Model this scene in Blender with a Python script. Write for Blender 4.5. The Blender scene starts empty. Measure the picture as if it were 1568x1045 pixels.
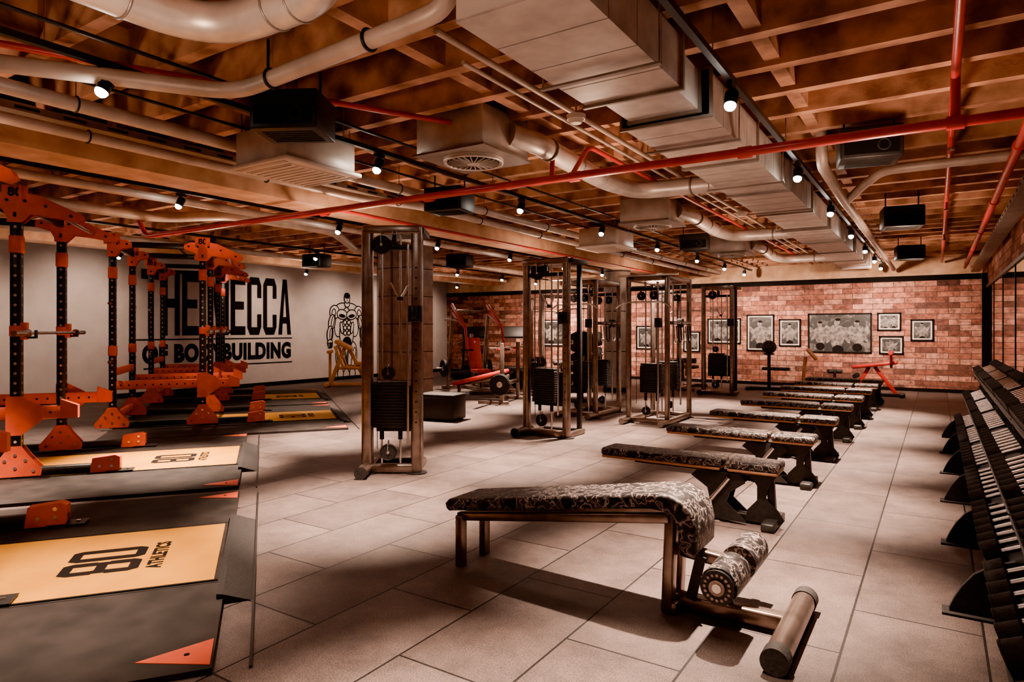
import bpy, math, random
from mathutils import Vector, Matrix
import bmesh
random.seed(7)
SC = bpy.context.scene
COL = SC.collection

# ------------------------------------------------------------------ materials
def new_mat(name):
    m = bpy.data.materials.new(name); m.use_nodes = True
    nt = m.node_tree; b = nt.nodes['Principled BSDF']
    return m, nt, b
def ramp(nt, stops, interp='LINEAR'):
    r = nt.nodes.new('ShaderNodeValToRGB'); cr = r.color_ramp; cr.interpolation = interp
    while len(cr.elements) < len(stops): cr.elements.new(0.5)
    for e, (p, c) in zip(cr.elements, stops):
        e.position = p; e.color = (c[0], c[1], c[2], 1)
    return r
def pmat(name, c1, c2=None, scale=8, rough=.5, metal=0, bump=0, detail=6, coat=0, lo=.35, hi=.65, spec=.5):
    m, nt, b = new_mat(name)
    if c2 is None: c2 = tuple(x*.8 for x in c1)
    tc = nt.nodes.new('ShaderNodeTexCoord')
    n = nt.nodes.new('ShaderNodeTexNoise'); n.inputs['Scale'].default_value = scale; n.inputs['Detail'].default_value = detail
    nt.links.new(tc.outputs['Object'], n.inputs['Vector'])
    r = ramp(nt, [(lo, c2), (hi, c1)])
    nt.links.new(n.outputs['Fac'], r.inputs['Fac']); nt.links.new(r.outputs['Color'], b.inputs['Base Color'])
    b.inputs['Roughness'].default_value = rough; b.inputs['Metallic'].default_value = metal
    b.inputs['Specular IOR Level'].default_value = spec
    if coat: b.inputs['Coat Weight'].default_value = coat
    if bump:
        bp = nt.nodes.new('ShaderNodeBump'); bp.inputs['Strength'].default_value = bump; bp.inputs['Distance'].default_value = .02
        nt.links.new(n.outputs['Fac'], bp.inputs['Height']); nt.links.new(bp.outputs['Normal'], b.inputs['Normal'])
    return m
def emat(name, col, st):
    m, nt, b = new_mat(name)
    b.inputs['Base Color'].default_value = (*col, 1); b.inputs['Emission Color'].default_value = (*col, 1)
    b.inputs['Emission Strength'].default_value = st
    return m
def brick_mat(name, axis):
    m, nt, b = new_mat(name)
    tc = nt.nodes.new('ShaderNodeTexCoord'); sp = nt.nodes.new('ShaderNodeSeparateXYZ'); cb = nt.nodes.new('ShaderNodeCombineXYZ')
    nt.links.new(tc.outputs['Object'], sp.inputs[0])
    nt.links.new(sp.outputs[axis], cb.inputs[0]); nt.links.new(sp.outputs['Z'], cb.inputs[1])
    br = nt.nodes.new('ShaderNodeTexBrick'); br.inputs['Scale'].default_value = 1
    br.inputs['Brick Width'].default_value = .42; br.inputs['Row Height'].default_value = .125
    br.inputs['Mortar Size'].default_value = .007; br.inputs['Mortar Smooth'].default_value = .2
    br.inputs['Color1'].default_value = (0, 0, 0, 1); br.inputs['Color2'].default_value = (1, 1, 1, 1); br.inputs['Mortar'].default_value = (.5, .5, .5, 1)
    nt.links.new(cb.outputs[0], br.inputs['Vector'])
    rc = ramp(nt, [(0, (.08, .028, .019)), (.25, (.26, .082, .048)), (.5, (.42, .155, .095)), (.75, (.55, .27, .19)), (1, (.27, .095, .06))])
    nt.links.new(br.outputs['Color'], rc.inputs['Fac'])
    n = nt.nodes.new('ShaderNodeTexNoise'); n.inputs['Scale'].default_value = 11; n.inputs['Detail'].default_value = 9; n.inputs['Roughness'].default_value = .65
    nt.links.new(tc.outputs['Object'], n.inputs['Vector'])
    nr = ramp(nt, [(.34, (.30, .26, .25)), (.66, (1.3, 1.25, 1.25))])
    nt.links.new(n.outputs['Fac'], nr.inputs['Fac'])
    mx = nt.nodes.new('ShaderNodeMix'); mx.data_type = 'RGBA'; mx.blend_type = 'MULTIPLY'; mx.inputs['Factor'].default_value = 1
    nt.links.new(rc.outputs['Color'], mx.inputs['A']); nt.links.new(nr.outputs['Color'], mx.inputs['B'])
    m2 = nt.nodes.new('ShaderNodeMix'); m2.data_type = 'RGBA'
    nt.links.new(br.outputs['Fac'], m2.inputs['Factor']); nt.links.new(mx.outputs['Result'], m2.inputs['A'])
    m2.inputs['B'].default_value = (.06, .032, .024, 1)
    nt.links.new(m2.outputs['Result'], b.inputs['Base Color']); b.inputs['Roughness'].default_value = .85
    mth = nt.nodes.new('ShaderNodeMath'); mth.operation = 'MULTIPLY_ADD'
    nt.links.new(br.outputs['Fac'], mth.inputs[0]); mth.inputs[1].default_value = -1.0; nt.links.new(n.outputs['Fac'], mth.inputs[2])
    bp = nt.nodes.new('ShaderNodeBump'); bp.inputs['Strength'].default_value = .7; bp.inputs['Distance'].default_value = .012
    nt.links.new(mth.outputs[0], bp.inputs['Height']); nt.links.new(bp.outputs['Normal'], b.inputs['Normal'])
    return m
def floor_mat():
    m, nt, b = new_mat('rubber_floor_tiles')
    tc = nt.nodes.new('ShaderNodeTexCoord'); mp = nt.nodes.new('ShaderNodeMapping')
    mp.inputs['Rotation'].default_value = (0, 0, math.pi/2); mp.inputs['Location'].default_value = (0, .35, 0)
    nt.links.new(tc.outputs['Object'], mp.inputs['Vector'])
    br = nt.nodes.new('ShaderNodeTexBrick'); br.inputs['Scale'].default_value = 1
    br.inputs['Brick Width'].default_value = 1.05; br.inputs['Row Height'].default_value = .53
    br.inputs['Mortar Size'].default_value = .006; br.inputs['Mortar Smooth'].default_value = .3
    br.inputs['Color1'].default_value = (.108, .080, .072, 1); br.inputs['Color2'].default_value = (.072, .053, .048, 1); br.inputs['Mortar'].default_value = (.006, .0045, .004, 1)
    nt.links.new(mp.outputs[0], br.inputs['Vector'])
    n = nt.nodes.new('ShaderNodeTexNoise'); n.inputs['Scale'].default_value = 2.6; n.inputs['Detail'].default_value = 12; n.inputs['Roughness'].default_value = .75
    nt.links.new(tc.outputs['Object'], n.inputs['Vector'])
    r = ramp(nt, [(.32, (.52, .52, .52)), (.68, (1.45, 1.42, 1.4))]); nt.links.new(n.outputs['Fac'], r.inputs['Fac'])
    sp = nt.nodes.new('ShaderNodeTexNoise'); sp.inputs['Scale'].default_value = 150; sp.inputs['Detail'].default_value = 3
    nt.links.new(tc.outputs['Object'], sp.inputs['Vector'])
    r2 = ramp(nt, [(.35, (.55, .55, .55)), (.65, (1.4, 1.4, 1.4))]); nt.links.new(sp.outputs['Fac'], r2.inputs['Fac'])
    mx = nt.nodes.new('ShaderNodeMix'); mx.data_type = 'RGBA'; mx.blend_type = 'MULTIPLY'; mx.inputs['Factor'].default_value = 1
    nt.links.new(br.outputs['Color'], mx.inputs['A']); nt.links.new(r.outputs['Color'], mx.inputs['B'])
    m2 = nt.nodes.new('ShaderNodeMix'); m2.data_type = 'RGBA'; m2.blend_type = 'MULTIPLY'; m2.inputs['Factor'].default_value = 1
    nt.links.new(mx.outputs['Result'], m2.inputs['A']); nt.links.new(r2.outputs['Color'], m2.inputs['B'])
    nt.links.new(m2.outputs['Result'], b.inputs['Base Color'])
    b.inputs['Roughness'].default_value = .55; b.inputs['Specular IOR Level'].default_value = .3
    mth = nt.nodes.new('ShaderNodeMath'); mth.operation = 'MULTIPLY_ADD'
    nt.links.new(br.outputs['Fac'], mth.inputs[0]); mth.inputs[1].default_value = -2.0; nt.links.new(sp.outputs['Fac'], mth.inputs[2])
    bp = nt.nodes.new('ShaderNodeBump'); bp.inputs['Strength'].default_value = .35; bp.inputs['Distance'].default_value = .004
    nt.links.new(mth.outputs[0], bp.inputs['Height']); nt.links.new(bp.outputs['Normal'], b.inputs['Normal'])
    return m
def camo_mat():
    m, nt, b = new_mat('camo_upholstery')
    tc = nt.nodes.new('ShaderNodeTexCoord')
    n = nt.nodes.new('ShaderNodeTexNoise'); n.inputs['Scale'].default_value = 22; n.inputs['Detail'].default_value = 1.2; n.inputs['Distortion'].default_value = .3
    nt.links.new(tc.outputs['Object'], n.inputs['Vector'])
    r = ramp(nt, [(0, (.006, .005, .005)), (.44, (.032, .026, .024)), (.51, (.22, .17, .15)), (.56, (.008, .007, .007)), (.63, (.10, .075, .068)), (.69, (.008, .007, .007))], 'CONSTANT')
    nt.links.new(n.outputs['Fac'], r.inputs['Fac']); nt.links.new(r.outputs['Color'], b.inputs['Base Color'])
    b.inputs['Roughness'].default_value = .5; b.inputs['Specular IOR Level'].default_value = .25
    return m
def photo_mat():
    m, nt, b = new_mat('black_white_photo')
    tc = nt.nodes.new('ShaderNodeTexCoord')
    n = nt.nodes.new('ShaderNodeTexNoise'); n.inputs['Scale'].default_value = 6; n.inputs['Detail'].default_value = 5; n.inputs['Distortion'].default_value = 1.2
    nt.links.new(tc.outputs['Object'], n.inputs['Vector'])
    r = ramp(nt, [(.38, (.008, .007, .007)), (.52, (.02, .018, .017)), (.62, (.09, .076, .07)), (.74, (.26, .22, .20))])
    nt.links.new(n.outputs['Fac'], r.inputs['Fac']); nt.links.new(r.outputs['Color'], b.inputs['Base Color'])
    b.inputs['Roughness'].default_value = .4
    return m

M = dict(
 floor=floor_mat(), brickx=brick_mat('brick_wall_x', 'X'), bricky=brick_mat('brick_wall_y', 'Y'), camo=camo_mat(), photo=photo_mat(),
 white=pmat('white_plaster', (.54, .47, .43), (.47, .405, .37), 3, .8, bump=.05),
 ceil=pmat('rust_slab', (.30, .105, .05), (.095, .031, .014), 2.5, .9, bump=.6, detail=10),
 rib=pmat('rust_rib_plaster', (.56, .265, .145), (.18, .068, .032), 4, .9, bump=.8, detail=10),
 beam=pmat('painted_concrete', (.70, .42, .25), (.46, .25, .13), 4, .8, bump=.4, detail=9),
 galv=pmat('galvanised_steel', (.62, .54, .48), (.46, .395, .35), 7, .40, .5, bump=.06),
 galvdark=pmat('galvanised_steel_dark', (.30, .25, .22), (.22, .18, .155), 7, .42, .6, bump=.06),
 pvc=pmat('pipe_lagging', (.56, .44, .36), (.40, .305, .24), 5, .45, .2, bump=.08),
 red=pmat('red_pipe_paint', (.50, .014, .014), (.38, .010, .010), 6, .35),
 black=pmat('black_powdercoat', (.018, .016, .015), (.010, .009, .009), 30, .45, .1, bump=.03, spec=.35),
 rubber=pmat('black_rubber', (.022, .019, .018), (.012, .011, .010), 60, .7, bump=.2, spec=.3),
 matt=pmat('black_mat', (.028, .022, .020), (.012, .010, .009), 5, .65, bump=.1, detail=10, spec=.16),
 steel=pmat('chrome_steel', (.62, .57, .53), (.48, .43, .4), 12, .25, 1),
 bronze=pmat('gunmetal_tube', (.25, .185, .155), (.15, .11, .09), 9, .3, .85),
 orange=pmat('orange_powdercoat', (.64, .075, .016), (.52, .056, .012), 9, .5, spec=.3),
 yellow=pmat('yellow_platform_board', (.52, .225, .007), (.42, .175, .005), 3, .6, spec=.12),
 yframe=pmat('yellow_machine_paint', (.80, .32, .02), (.68, .26, .018), 9, .45),
 redm=pmat('red_machine_paint', (.58, .018, .015), (.44, .012, .012), 9, .35, coat=.3),
 hole=pmat('hole_bushing', (.45, .35, .30), (.3, .23, .2), 9, .5),
 dark=pmat('dark_recess', (.006, .005, .005), None, 9, .7, spec=.1),
 ink=pmat('black_paint', (.008, .006, .006), None, 9, .8, spec=.08),
 ivory=pmat('ivory_plastic', (.72, .60, .50), (.64, .52, .43), 5, .45),
 wood=pmat('tan_edge_trim', (.42, .18, .075), (.32, .13, .055), 15, .5),
 skinp=pmat('photo_grey_tone', (.24, .205, .19), (.06, .05, .047), 14, .4),
 pillar=pmat('pillar_cladding', (.26, .165, .125), (.14, .085, .065), 4, .5, .2, bump=.1),
)
M['lamp'] = emat('lamp_glow', (1, .90, .78), 150)
mm, nt, b = new_mat('mirror_glass'); b.inputs['Base Color'].default_value = (.66, .60, .56, 1); b.inputs['Metallic'].default_value = 1; b.inputs['Roughness'].default_value = .03
M['mirror'] = mm

# ------------------------------------------------------------------ mesh builder
class MB:
    def __init__(s): s.v=[]; s.f=[]; s.m=[]; s.s=[]; s.mats=[]
    def mi(s, k):
        mt = M[k]
        if mt not in s.mats: s.mats.append(mt)
        return s.mats.index(mt)
    def add(s, vs, fs, k, smooth=False, T=None):
        o = len(s.v)
        for p in vs:
            p = Vector(p)
            s.v.append(T @ p if T else p)
        i = s.mi(k)
        for f in fs:
            s.f.append([o+a for a in f]); s.m.append(i); s.s.append(smooth)
    def box(s, c, d, k, R=None):
        hx, hy, hz = d[0]/2, d[1]/2, d[2]/2
        vs = [(x*hx, y*hy, z*hz) for x in (-1, 1) for y in (-1, 1) for z in (-1, 1)]
        fs = [(0,1,3,2),(4,6,7,5),(0,4,5,1),(2,3,7,6),(0,2,6,4),(1,5,7,3)]
        T = Matrix.Translation(Vector(c))
        if R: T = T @ R.to_4x4()
        s.add(vs, fs, k, False, T)
    def b2(s, lo, hi, k):
        s.box([(a+b_)/2 for a, b_ in zip(lo, hi)], [abs(b_-a) for a, b_ in zip(lo, hi)], k)
    def frame(s, d):
        z = Vector(d).normalized(); up = Vector((0,0,1)) if abs(z.z) < .95 else Vector((1,0,0))
        x = up.cross(z).normalized(); y = z.cross(x)
        return x, y, z
    def beam(s, p0, p1, w, h, k, r=0):
        p0, p1 = Vector(p0), Vector(p1); x, y, z = s.frame(p1-p0)
        R = Matrix((x, y, z)).transposed()
        if r: s.rbox((p0+p1)/2, (w, h, (p1-p0).length), r, k, 2, R)
        else: s.box((p0+p1)/2, (w, h, (p1-p0).length), k, R)
    def rbox(s, c, d, r, k, seg=2, R=None):
        bm = bmesh.new(); bmesh.ops.create_cube(bm, size=1)
        for v in bm.verts: v.co = Vector((v.co.x*d[0], v.co.y*d[1], v.co.z*d[2]))
        bmesh.ops.bevel(bm, geom=list(bm.edges), offset=min(r, min(d)*.49), segments=seg, affect='EDGES', profile=.5)
        T = Matrix.Translation(Vector(c))
        if R: T = T @ R.to_4x4()
        s.bm(bm, k, True, T)
    def bm(s, bm, k, smooth, T=None):
        bm.verts.ensure_lookup_table()
        for i, v in enumerate(bm.verts): v.index = i
        s.add([v.co.copy() for v in bm.verts], [[v.index for v in f.verts] for f in bm.faces], k, smooth, T); bm.free()
    def cyl(s, p0, p1, r, k, seg=16, r2=None, caps=True):
        p0, p1 = Vector(p0), Vector(p1); r2 = r if r2 is None else r2
        x, y, z = s.frame(p1-p0)
        A = [(p0 + (x*math.cos(t)+y*math.sin(t))*r) for t in [2*math.pi*i/seg for i in range(seg)]]
        B = [(p1 + (x*math.cos(t)+y*math.sin(t))*r2) for t in [2*math.pi*i/seg for i in range(seg)]]
        s.add(A+B, [(i, (i+1) % seg, seg+(i+1) % seg, seg+i) for i in range(seg)], k, True)
        if caps:
            s.add(A, [list(range(seg))[::-1]], k); s.add(B, [list(range(seg))], k)
    def tube(s, pts, r, k, seg=12, fil=0, n=6):
        pts = [Vector(p) for p in pts]
        if fil and len(pts) > 2:
            q = [pts[0]]
            for a, b_, c in zip(pts, pts[1:], pts[2:]):
                f = min(fil, (a-b_).length*.49, (c-b_).length*.49)
                u = b_+(a-b_).normalized()*f; w = b_+(c-b_).normalized()*f
                for i in range(n+1):
                    t = i/n; q.append(u*(1-t)**2 + b_*2*t*(1-t) + w*t*t)
            q.append(pts[-1]); pts = q
        rings = []; x = None
        for i, p in enumerate(pts):
            d = (pts[min(i+1, len(pts)-1)]-pts[max(i-1, 0)]).normalized()
            if x is None: x, y, z = s.frame(d)
            else:
                x = (x - d*x.dot(d)).normalized(); y = d.cross(x)
            rings.append([p+(x*math.cos(2*math.pi*j/seg)+y*math.sin(2*math.pi*j/seg))*r for j in range(seg)])
        vs = [v for rg in rings for v in rg]; fs = []
        for i in range(len(rings)-1):
            for j in range(seg):
                fs.append((i*seg+j, i*seg+(j+1) % seg, (i+1)*seg+(j+1) % seg, (i+1)*seg+j))
        s.add(vs, fs, k, True)
        s.add(rings[0], [list(range(seg))[::-1]], k); s.add(rings[-1], [list(range(seg))], k)
    def prism(s, poly, axis, lo, hi, k, bevel=0, smooth=False, seg=3):
        def P(a, b_, h):
            return {'x': (h, a, b_), 'y': (a, h, b_), 'z': (a, b_, h)}[axis]
        bm = bmesh.new(); n = len(poly)
        A = [bm.verts.new(P(a, b_, lo)) for a, b_ in poly]; B = [bm.verts.new(P(a, b_, hi)) for a, b_ in poly]
        f1 = bm.faces.new(A); f2 = bm.faces.new(B[::-1])
        for i in range(n): bm.faces.new((A[i], A[(i+1) % n], B[(i+1) % n], B[i]))
        bmesh.ops.recalc_face_normals(bm, faces=bm.faces)
        if bevel:
            es = list(f1.edges)+list(f2.edges)
            bmesh.ops.bevel(bm, geom=es, offset=bevel, segments=seg, affect='EDGES', profile=.5)
        s.bm(bm, k, smooth)
    def torus(s, c, axis, R, r, k, seg=20, sg=8):
        x, y, z = s.frame(axis); c = Vector(c); vs = []; fs = []
        for i in range(seg):
            a = 2*math.pi*i/seg; d = x*math.cos(a)+y*math.sin(a)
            for j in range(sg):
                t = 2*math.pi*j/sg; vs.append(c+d*(R+r*math.cos(t))+z*r*math.sin(t))
        for i in range(seg):
            for j in range(sg):
                fs.append((i*sg+j, ((i+1) % seg)*sg+j, ((i+1) % seg)*sg+(j+1) % sg, i*sg+(j+1) % sg))
        s.add(vs, fs, k, True)
    def sphere(s, c, r, k, sc=(1,1,1)):
        bm = bmesh.new(); bmesh.ops.create_uvsphere(bm, u_segments=20, v_segments=12, radius=r)
        s.bm(bm, k, True, Matrix.Translation(Vector(c)) @ Matrix.Diagonal((*sc, 1)))
    def plate(s, c, axis, R, th, k='rubber'):
        a = Vector(axis).normalized(); c = Vector(c)
        s.cyl(c-a*th/2, c+a*th/2, R, k, 28)
        s.torus(c+a*th/2, a, R*.9, th*.18, k, 28, 6); s.torus(c-a*th/2, a, R*.9, th*.18, k, 28, 6)
        s.cyl(c-a*(th/2+.004), c+a*(th/2+.004), R*.28, 'steel', 16)
    def build(s, name, loc=(0,0,0), rz=0):
        me = bpy.data.meshes.new(name); me.from_pydata([tuple(v) for v in s.v], [], s.f)
        for mt in s.mats: me.materials.append(mt)
        me.polygons.foreach_set('material_index', s.m); me.polygons.foreach_set('use_smooth', s.s)
        me.update(); bm = bmesh.new(); bm.from_mesh(me); bmesh.ops.recalc_face_normals(bm, faces=bm.faces); bm.to_mesh(me); bm.free()
        o = bpy.data.objects.new(name, me); COL.objects.link(o); o.location = loc; o.rotation_euler = (0, 0, rz)
        return o
def dup(o, loc, rz=0, name=None):
    n = bpy.data.objects.new(name or o.name.split('.')[0], o.data); COL.objects.link(n); n.location = loc; n.rotation_euler = (0, 0, rz); return n

_tc = {}
def text_geo(txt, w, h, bold=.0):
    key = (txt, bold)
    if key not in _tc:
        cu = bpy.data.curves.new('t', 'FONT'); cu.body = txt; cu.offset = bold; cu.resolution_u = 4; cu.space_character = 1.0+bold*1.6
        o = bpy.data.objects.new('t', cu); COL.objects.link(o)
        dg = bpy.context.evaluated_depsgraph_get(); dg.update()
        me = bpy.data.meshes.new_from_object(o.evaluated_get(dg))
        vs = [v.co.copy() for v in me.vertices]; fs = [list(p.vertices) for p in me.polygons]
        bpy.data.objects.remove(o); bpy.data.curves.remove(cu); bpy.data.meshes.remove(me)
        x0 = min(v.x for v in vs); x1 = max(v.x for v in vs); y0 = min(v.y for v in vs); y1 = max(v.y for v in vs)
        _tc[key] = ([Vector(((v.x-x0)/(x1-x0)-.5, (v.y-y0)/(y1-y0)-.5, 0)) for v in vs], fs)
    vs, fs = _tc[key]
    return [Vector((v.x*w, v.y*h, 0)) for v in vs], fs
def add_text(mb, txt, w, h, k, c, ex, ey, bold=0):
    vs, fs = text_geo(txt, w, h, bold); c = Vector(c); ex = Vector(ex); ey = Vector(ey)
    mb.add([c+ex*v.x+ey*v.y for v in vs], fs, k)
def glyph(ch):
    s = .30; h = .15
    def R(a, b_, c, d): return [(a, b_), (c, b_), (c, d), (a, d)]
    if ch == 'T': return [R(0, 1-h, 1, 1), R(.5-s/2, 0, .5+s/2, 1-h)]
    if ch == 'H': return [R(0, 0, s, 1), R(1-s, 0, 1, 1), R(s, .43, 1-s, .57)]
    if ch == 'E': return [R(0, 0, s, 1), R(s, 1-h, 1, 1), R(s, .43, .9, .57), R(s, 0, 1, h)]
    if ch == 'M': return [R(0, 0, .23, 1), R(.77, 0, 1, 1), [(.23, 1), (.23, .62), (.42, 0), (.5, 0), (.5, .32)], [(.77, 1), (.5, .32), (.5, 0), (.58, 0), (.77, .62)]]
    if ch == 'C': return [R(0, .12, s, .88), [(0, .88), (s, .88), (s+.02, 1), (.2, 1)], [(0, .12), (.2, 0), (s+.02, 0), (s, .12)], R(s, 1-h*.9, 1-s, 1), R(s, 0, 1-s, h*.9),
                          [(1-s, 1), (1-s, .86), (1, .86), (.82, 1)], R(1-s, .64, 1, .86), [(1-s, 0), (.82, 0), (1, .14), (1-s, .14)], R(1-s, .14, 1, .36)]
    if ch == 'A': return [[(0, 0), (s, 0), (.56, 1), (.34, 1)], [(1-s, 0), (1, 0), (.66, 1), (.44, 1)], R(.26, .20, .74, .32)]
    if ch == '8': return [R(0, .12, s, .42), R(1-s, .12, 1, .42), R(0, .58, s, .88), R(1-s, .58, 1, .88), R(.14, 0, .86, .14), R(.14, .86, .86, 1), R(.14, .43, .86, .57),
                          [(0, .12), (.14, 0), (.3, .12)], [(1, .12), (.86, 0), (.7, .12)], [(0, .88), (.14, 1), (.3, .88)], [(1, .88), (.86, 1), (.7, .88)], R(.06, .40, .3, .60), R(.7, .40, .94, .60)]
    if ch == '0': return [R(0, .12, s, .88), R(1-s, .12, 1, .88), R(.14, 0, .86, .14), R(.14, .86, .86, 1), [(0, .12), (.14, 0), (.3, .12)], [(1, .12), (.86, 0), (.7, .12)], [(0, .88), (.14, 1), (.3, .88)], [(1, .88), (.86, 1), (.7, .88)]]
    return []

# ------------------------------------------------------------------ room shell
XL, XR, YB, YF, ZC = -13.9, .82, 17.4, -2.6, 3.3
def slab(name, lo, hi, k):
    mb = MB(); mb.b2(lo, hi, k); return mb.build(name)
slab('floor', (XL-.2, YF-.2, -.1), (XR+.2, YB+.2, 0), 'floor')
slab('ceiling', (XL-.2, YF-.2, ZC), (XR+.2, YB+.2, ZC+.1), 'ceil')
mb = MB(); mb.b2((XL, YB, 0), (XR, YB+.15, 2.5), 'brickx'); mb.b2((XL, YB, 2.5), (XR, YB+.15, ZC), 'beam'); mb.build('wall_back')
slab('wall_left', (XL-.15, YF, 0), (XL, YB, ZC), 'white')
slab('wall_right', (XR, YF, 0), (XR+.15, YB, ZC), 'bricky')
slab('wall_front', (XL, YF-.15, 0), (XR, YF, ZC), 'brickx')
slab('trim_back', (XL, YB-.03, 2.5), (XR, YB, 2.62), 'ink')
slab('baseboard_back', (XL, YB-.02, 0), (XR, YB, .08), 'ink')
slab('baseboard_left', (XL, YF, 0), (XL+.02, YB, .10), 'ink')
mb = MB(); y = -2.3
while y < YB-.1:
    mb.b2((XL, y-.042, 2.99), (XR, y+.042, ZC), 'rib'); y += .50
mb.build('ceiling_joists')
mb = MB()
xs = [-.83-1.75*i for i in range(8)]
for x in xs: mb.b2((x-.045, YF, 3.02), (x+.045, YB, ZC-.001), 'rib')
mb.build('ceiling_bridging')
mb = MB(); mb.b2((-6.05, YF, 2.74), (-5.6, YB, 3.05), 'beam'); mb.b2((-12.2, YF, 2.8), (-11.8, YB, 3.05), 'beam'); mb.build('ceiling_beam')
mb = MB()
mb.b2((XR-.012, 1.0, .12), (XR-.002, 15.6, 2.2), 'mirror')
for yy in [1.0+1.825*i for i in range(9)]: mb.b2((XR-.02, yy-.012, .12), (XR-.002, yy+.012, 2.2), 'black')
mb.b2((XR-.03, 1.0, 2.2), (XR-.002, 15.6, 2.25), 'black'); mb.b2((XR-.03, 1.0, .07), (XR-.002, 15.6, .12), 'black')
mb.b2((XR-.09, 15.6, 0), (XR-.002, 15.75, 2.5), 'black')
mb.build('wall_mirror')

# pillars
mb = MB(); mb.b2((-.35, -.35, 0), (.35, .35, 2.99), 'pillar')
for z in [.5*i for i in range(1, 6)]: mb.b2((-.353, -.353, z-.006), (.353, .353, z+.006), 'dark')
for a in (-.353, .353): mb.b2((a-.001, -.006, 0), (a+.001, .006, 2.9), 'dark'); mb.b2((-.006, a-.001, 0), (.006, a+.001, 2.9), 'dark')
mb.b2((-.37, -.37, 0), (.37, .37, .1), 'black')
pl = mb.build('pillar', (-8.15, 9.0, 0))
mb = MB(); mb.cyl((0,0,0), (0,0,2.99), .30, 'galvdark', 40); mb.cyl((0,0,0), (0,0,.1), .32, 'black', 40)
for z in (.9, 1.8, 2.7): mb.cyl((0,0,z), (0,0,z+.02), .305, 'black', 40)
mb.build('round_column', (-6.1, 13.8, 0))

# ------------------------------------------------------------------ wall lettering + mural
mb = MB(); xw = XL+.006
widths = {' ': .12, 'M': .46}
y0 = 7.25; gap = .045; tot = sum(widths.get(c, .355) for c in 'THE MECCA')+gap*8; sc_ = (11.02-y0)/tot
for ch in 'THE MECCA':
    wd = widths.get(ch, .355)*sc_
    for li, poly in enumerate(glyph(ch)):
        mb.add([(xw+li*.0004, y0+a*wd, 1.27+b_*1.40) for a, b_ in poly], [list(range(len(poly)))], 'ink')
    y0 += wd+gap*sc_
add_text(mb, 'OF BODYBUILDING', 3.75, .42, 'ink', (xw, 9.14, .88), (0,1,0), (0,0,1), .06)
mb.b2((XL, 7.0, 1.17), (xw, 11.05, 1.20), 'ink'); mb.b2((XL, 7.3, .56), (xw, 11.05, .59), 'ink')
mb.build('wall_lettering')
mb = MB(); lay = [0]
def ell(cy, cz, ry, rz_, ang=0, dark=None):
    for grow, k in ((.034, 'ink'), (0, 'white')):
        if dark and k == 'white': continue
        lay[0] += 1; x = XL+.003+lay[0]*.0003; a = math.radians(ang); vs = []
        for i in range(24):
            t = 2*math.pi*i/24; u = (ry+grow)*math.cos(t); w = (rz_+grow)*math.sin(t)
            vs.append((x, cy+u*math.cos(a)-w*math.sin(a), cz+u*math.sin(a)+w*math.cos(a)))
        mb.add(vs, [list(range(24))], k)
cy = 12.9
for sgn in (-1, 1):
    ell(cy+sgn*.20, .62, .17, .42, -sgn*6)
    ell(cy+sgn*.13, .62, .06, .32, -sgn*6); ell(cy+sgn*.26, .60, .05, .28, -sgn*10)
    ell(cy+sgn*.22, .16, .09, .16)
    ell(cy+sgn*.25, 1.55, .16, .34, sgn*12)
    ell(cy+sgn*.22, 2.02, .20, .09, -sgn*18)
ell(cy, 1.28, .24, .40)
for sgn in (-1, 1):
    ell(cy+sgn*.44, 1.88, .15, .17, sgn*10); ell(cy+sgn*.47, 1.85, .05, .10, sgn*10)
    ell(cy+sgn*.53, 1.60, .10, .20, sgn*14); ell(cy+sgn*.50, 1.62, .03, .14, sgn*14)
    ell(cy+sgn*.60, 1.28, .085, .20, sgn*6); ell(cy+sgn*.57, 1.28, .02, .14, sgn*6)
    ell(cy+sgn*.60, 1.03, .07, .08)
    for j in range(4): ell(cy+sgn*(.55+.03*j), .97, .006, .05)
    ell(cy+sgn*.17, 1.82, .17, .12, sgn*8); ell(cy+sgn*.17, 1.78, .09, .02, sgn*8, True)
    for z in (1.60, 1.45, 1.30): ell(cy+sgn*.065, z, .042, .042)
    ell(cy+sgn*.19, 1.45, .035, .15, -sgn*10)
ell(cy, 1.05, .13, .12, 0, True)
ell(cy, 2.12, .075, .08); ell(cy, 2.27, .085, .115); ell(cy, 2.35, .075, .05, 0, True)
lay[0] += 1
for dy, dz, a, b_ in ((-.035, 2.27, .02, .01), (.035, 2.27, .02, .01), (0, 2.20, .035, .008), (0, 2.235, .012, .012)):
    mb.b2((XL+.003, cy+dy-a, dz-b_), (XL+.004+lay[0]*.0003, cy+dy+a, dz+b_), 'ink')
mb.build('bodybuilder_mural')

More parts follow.
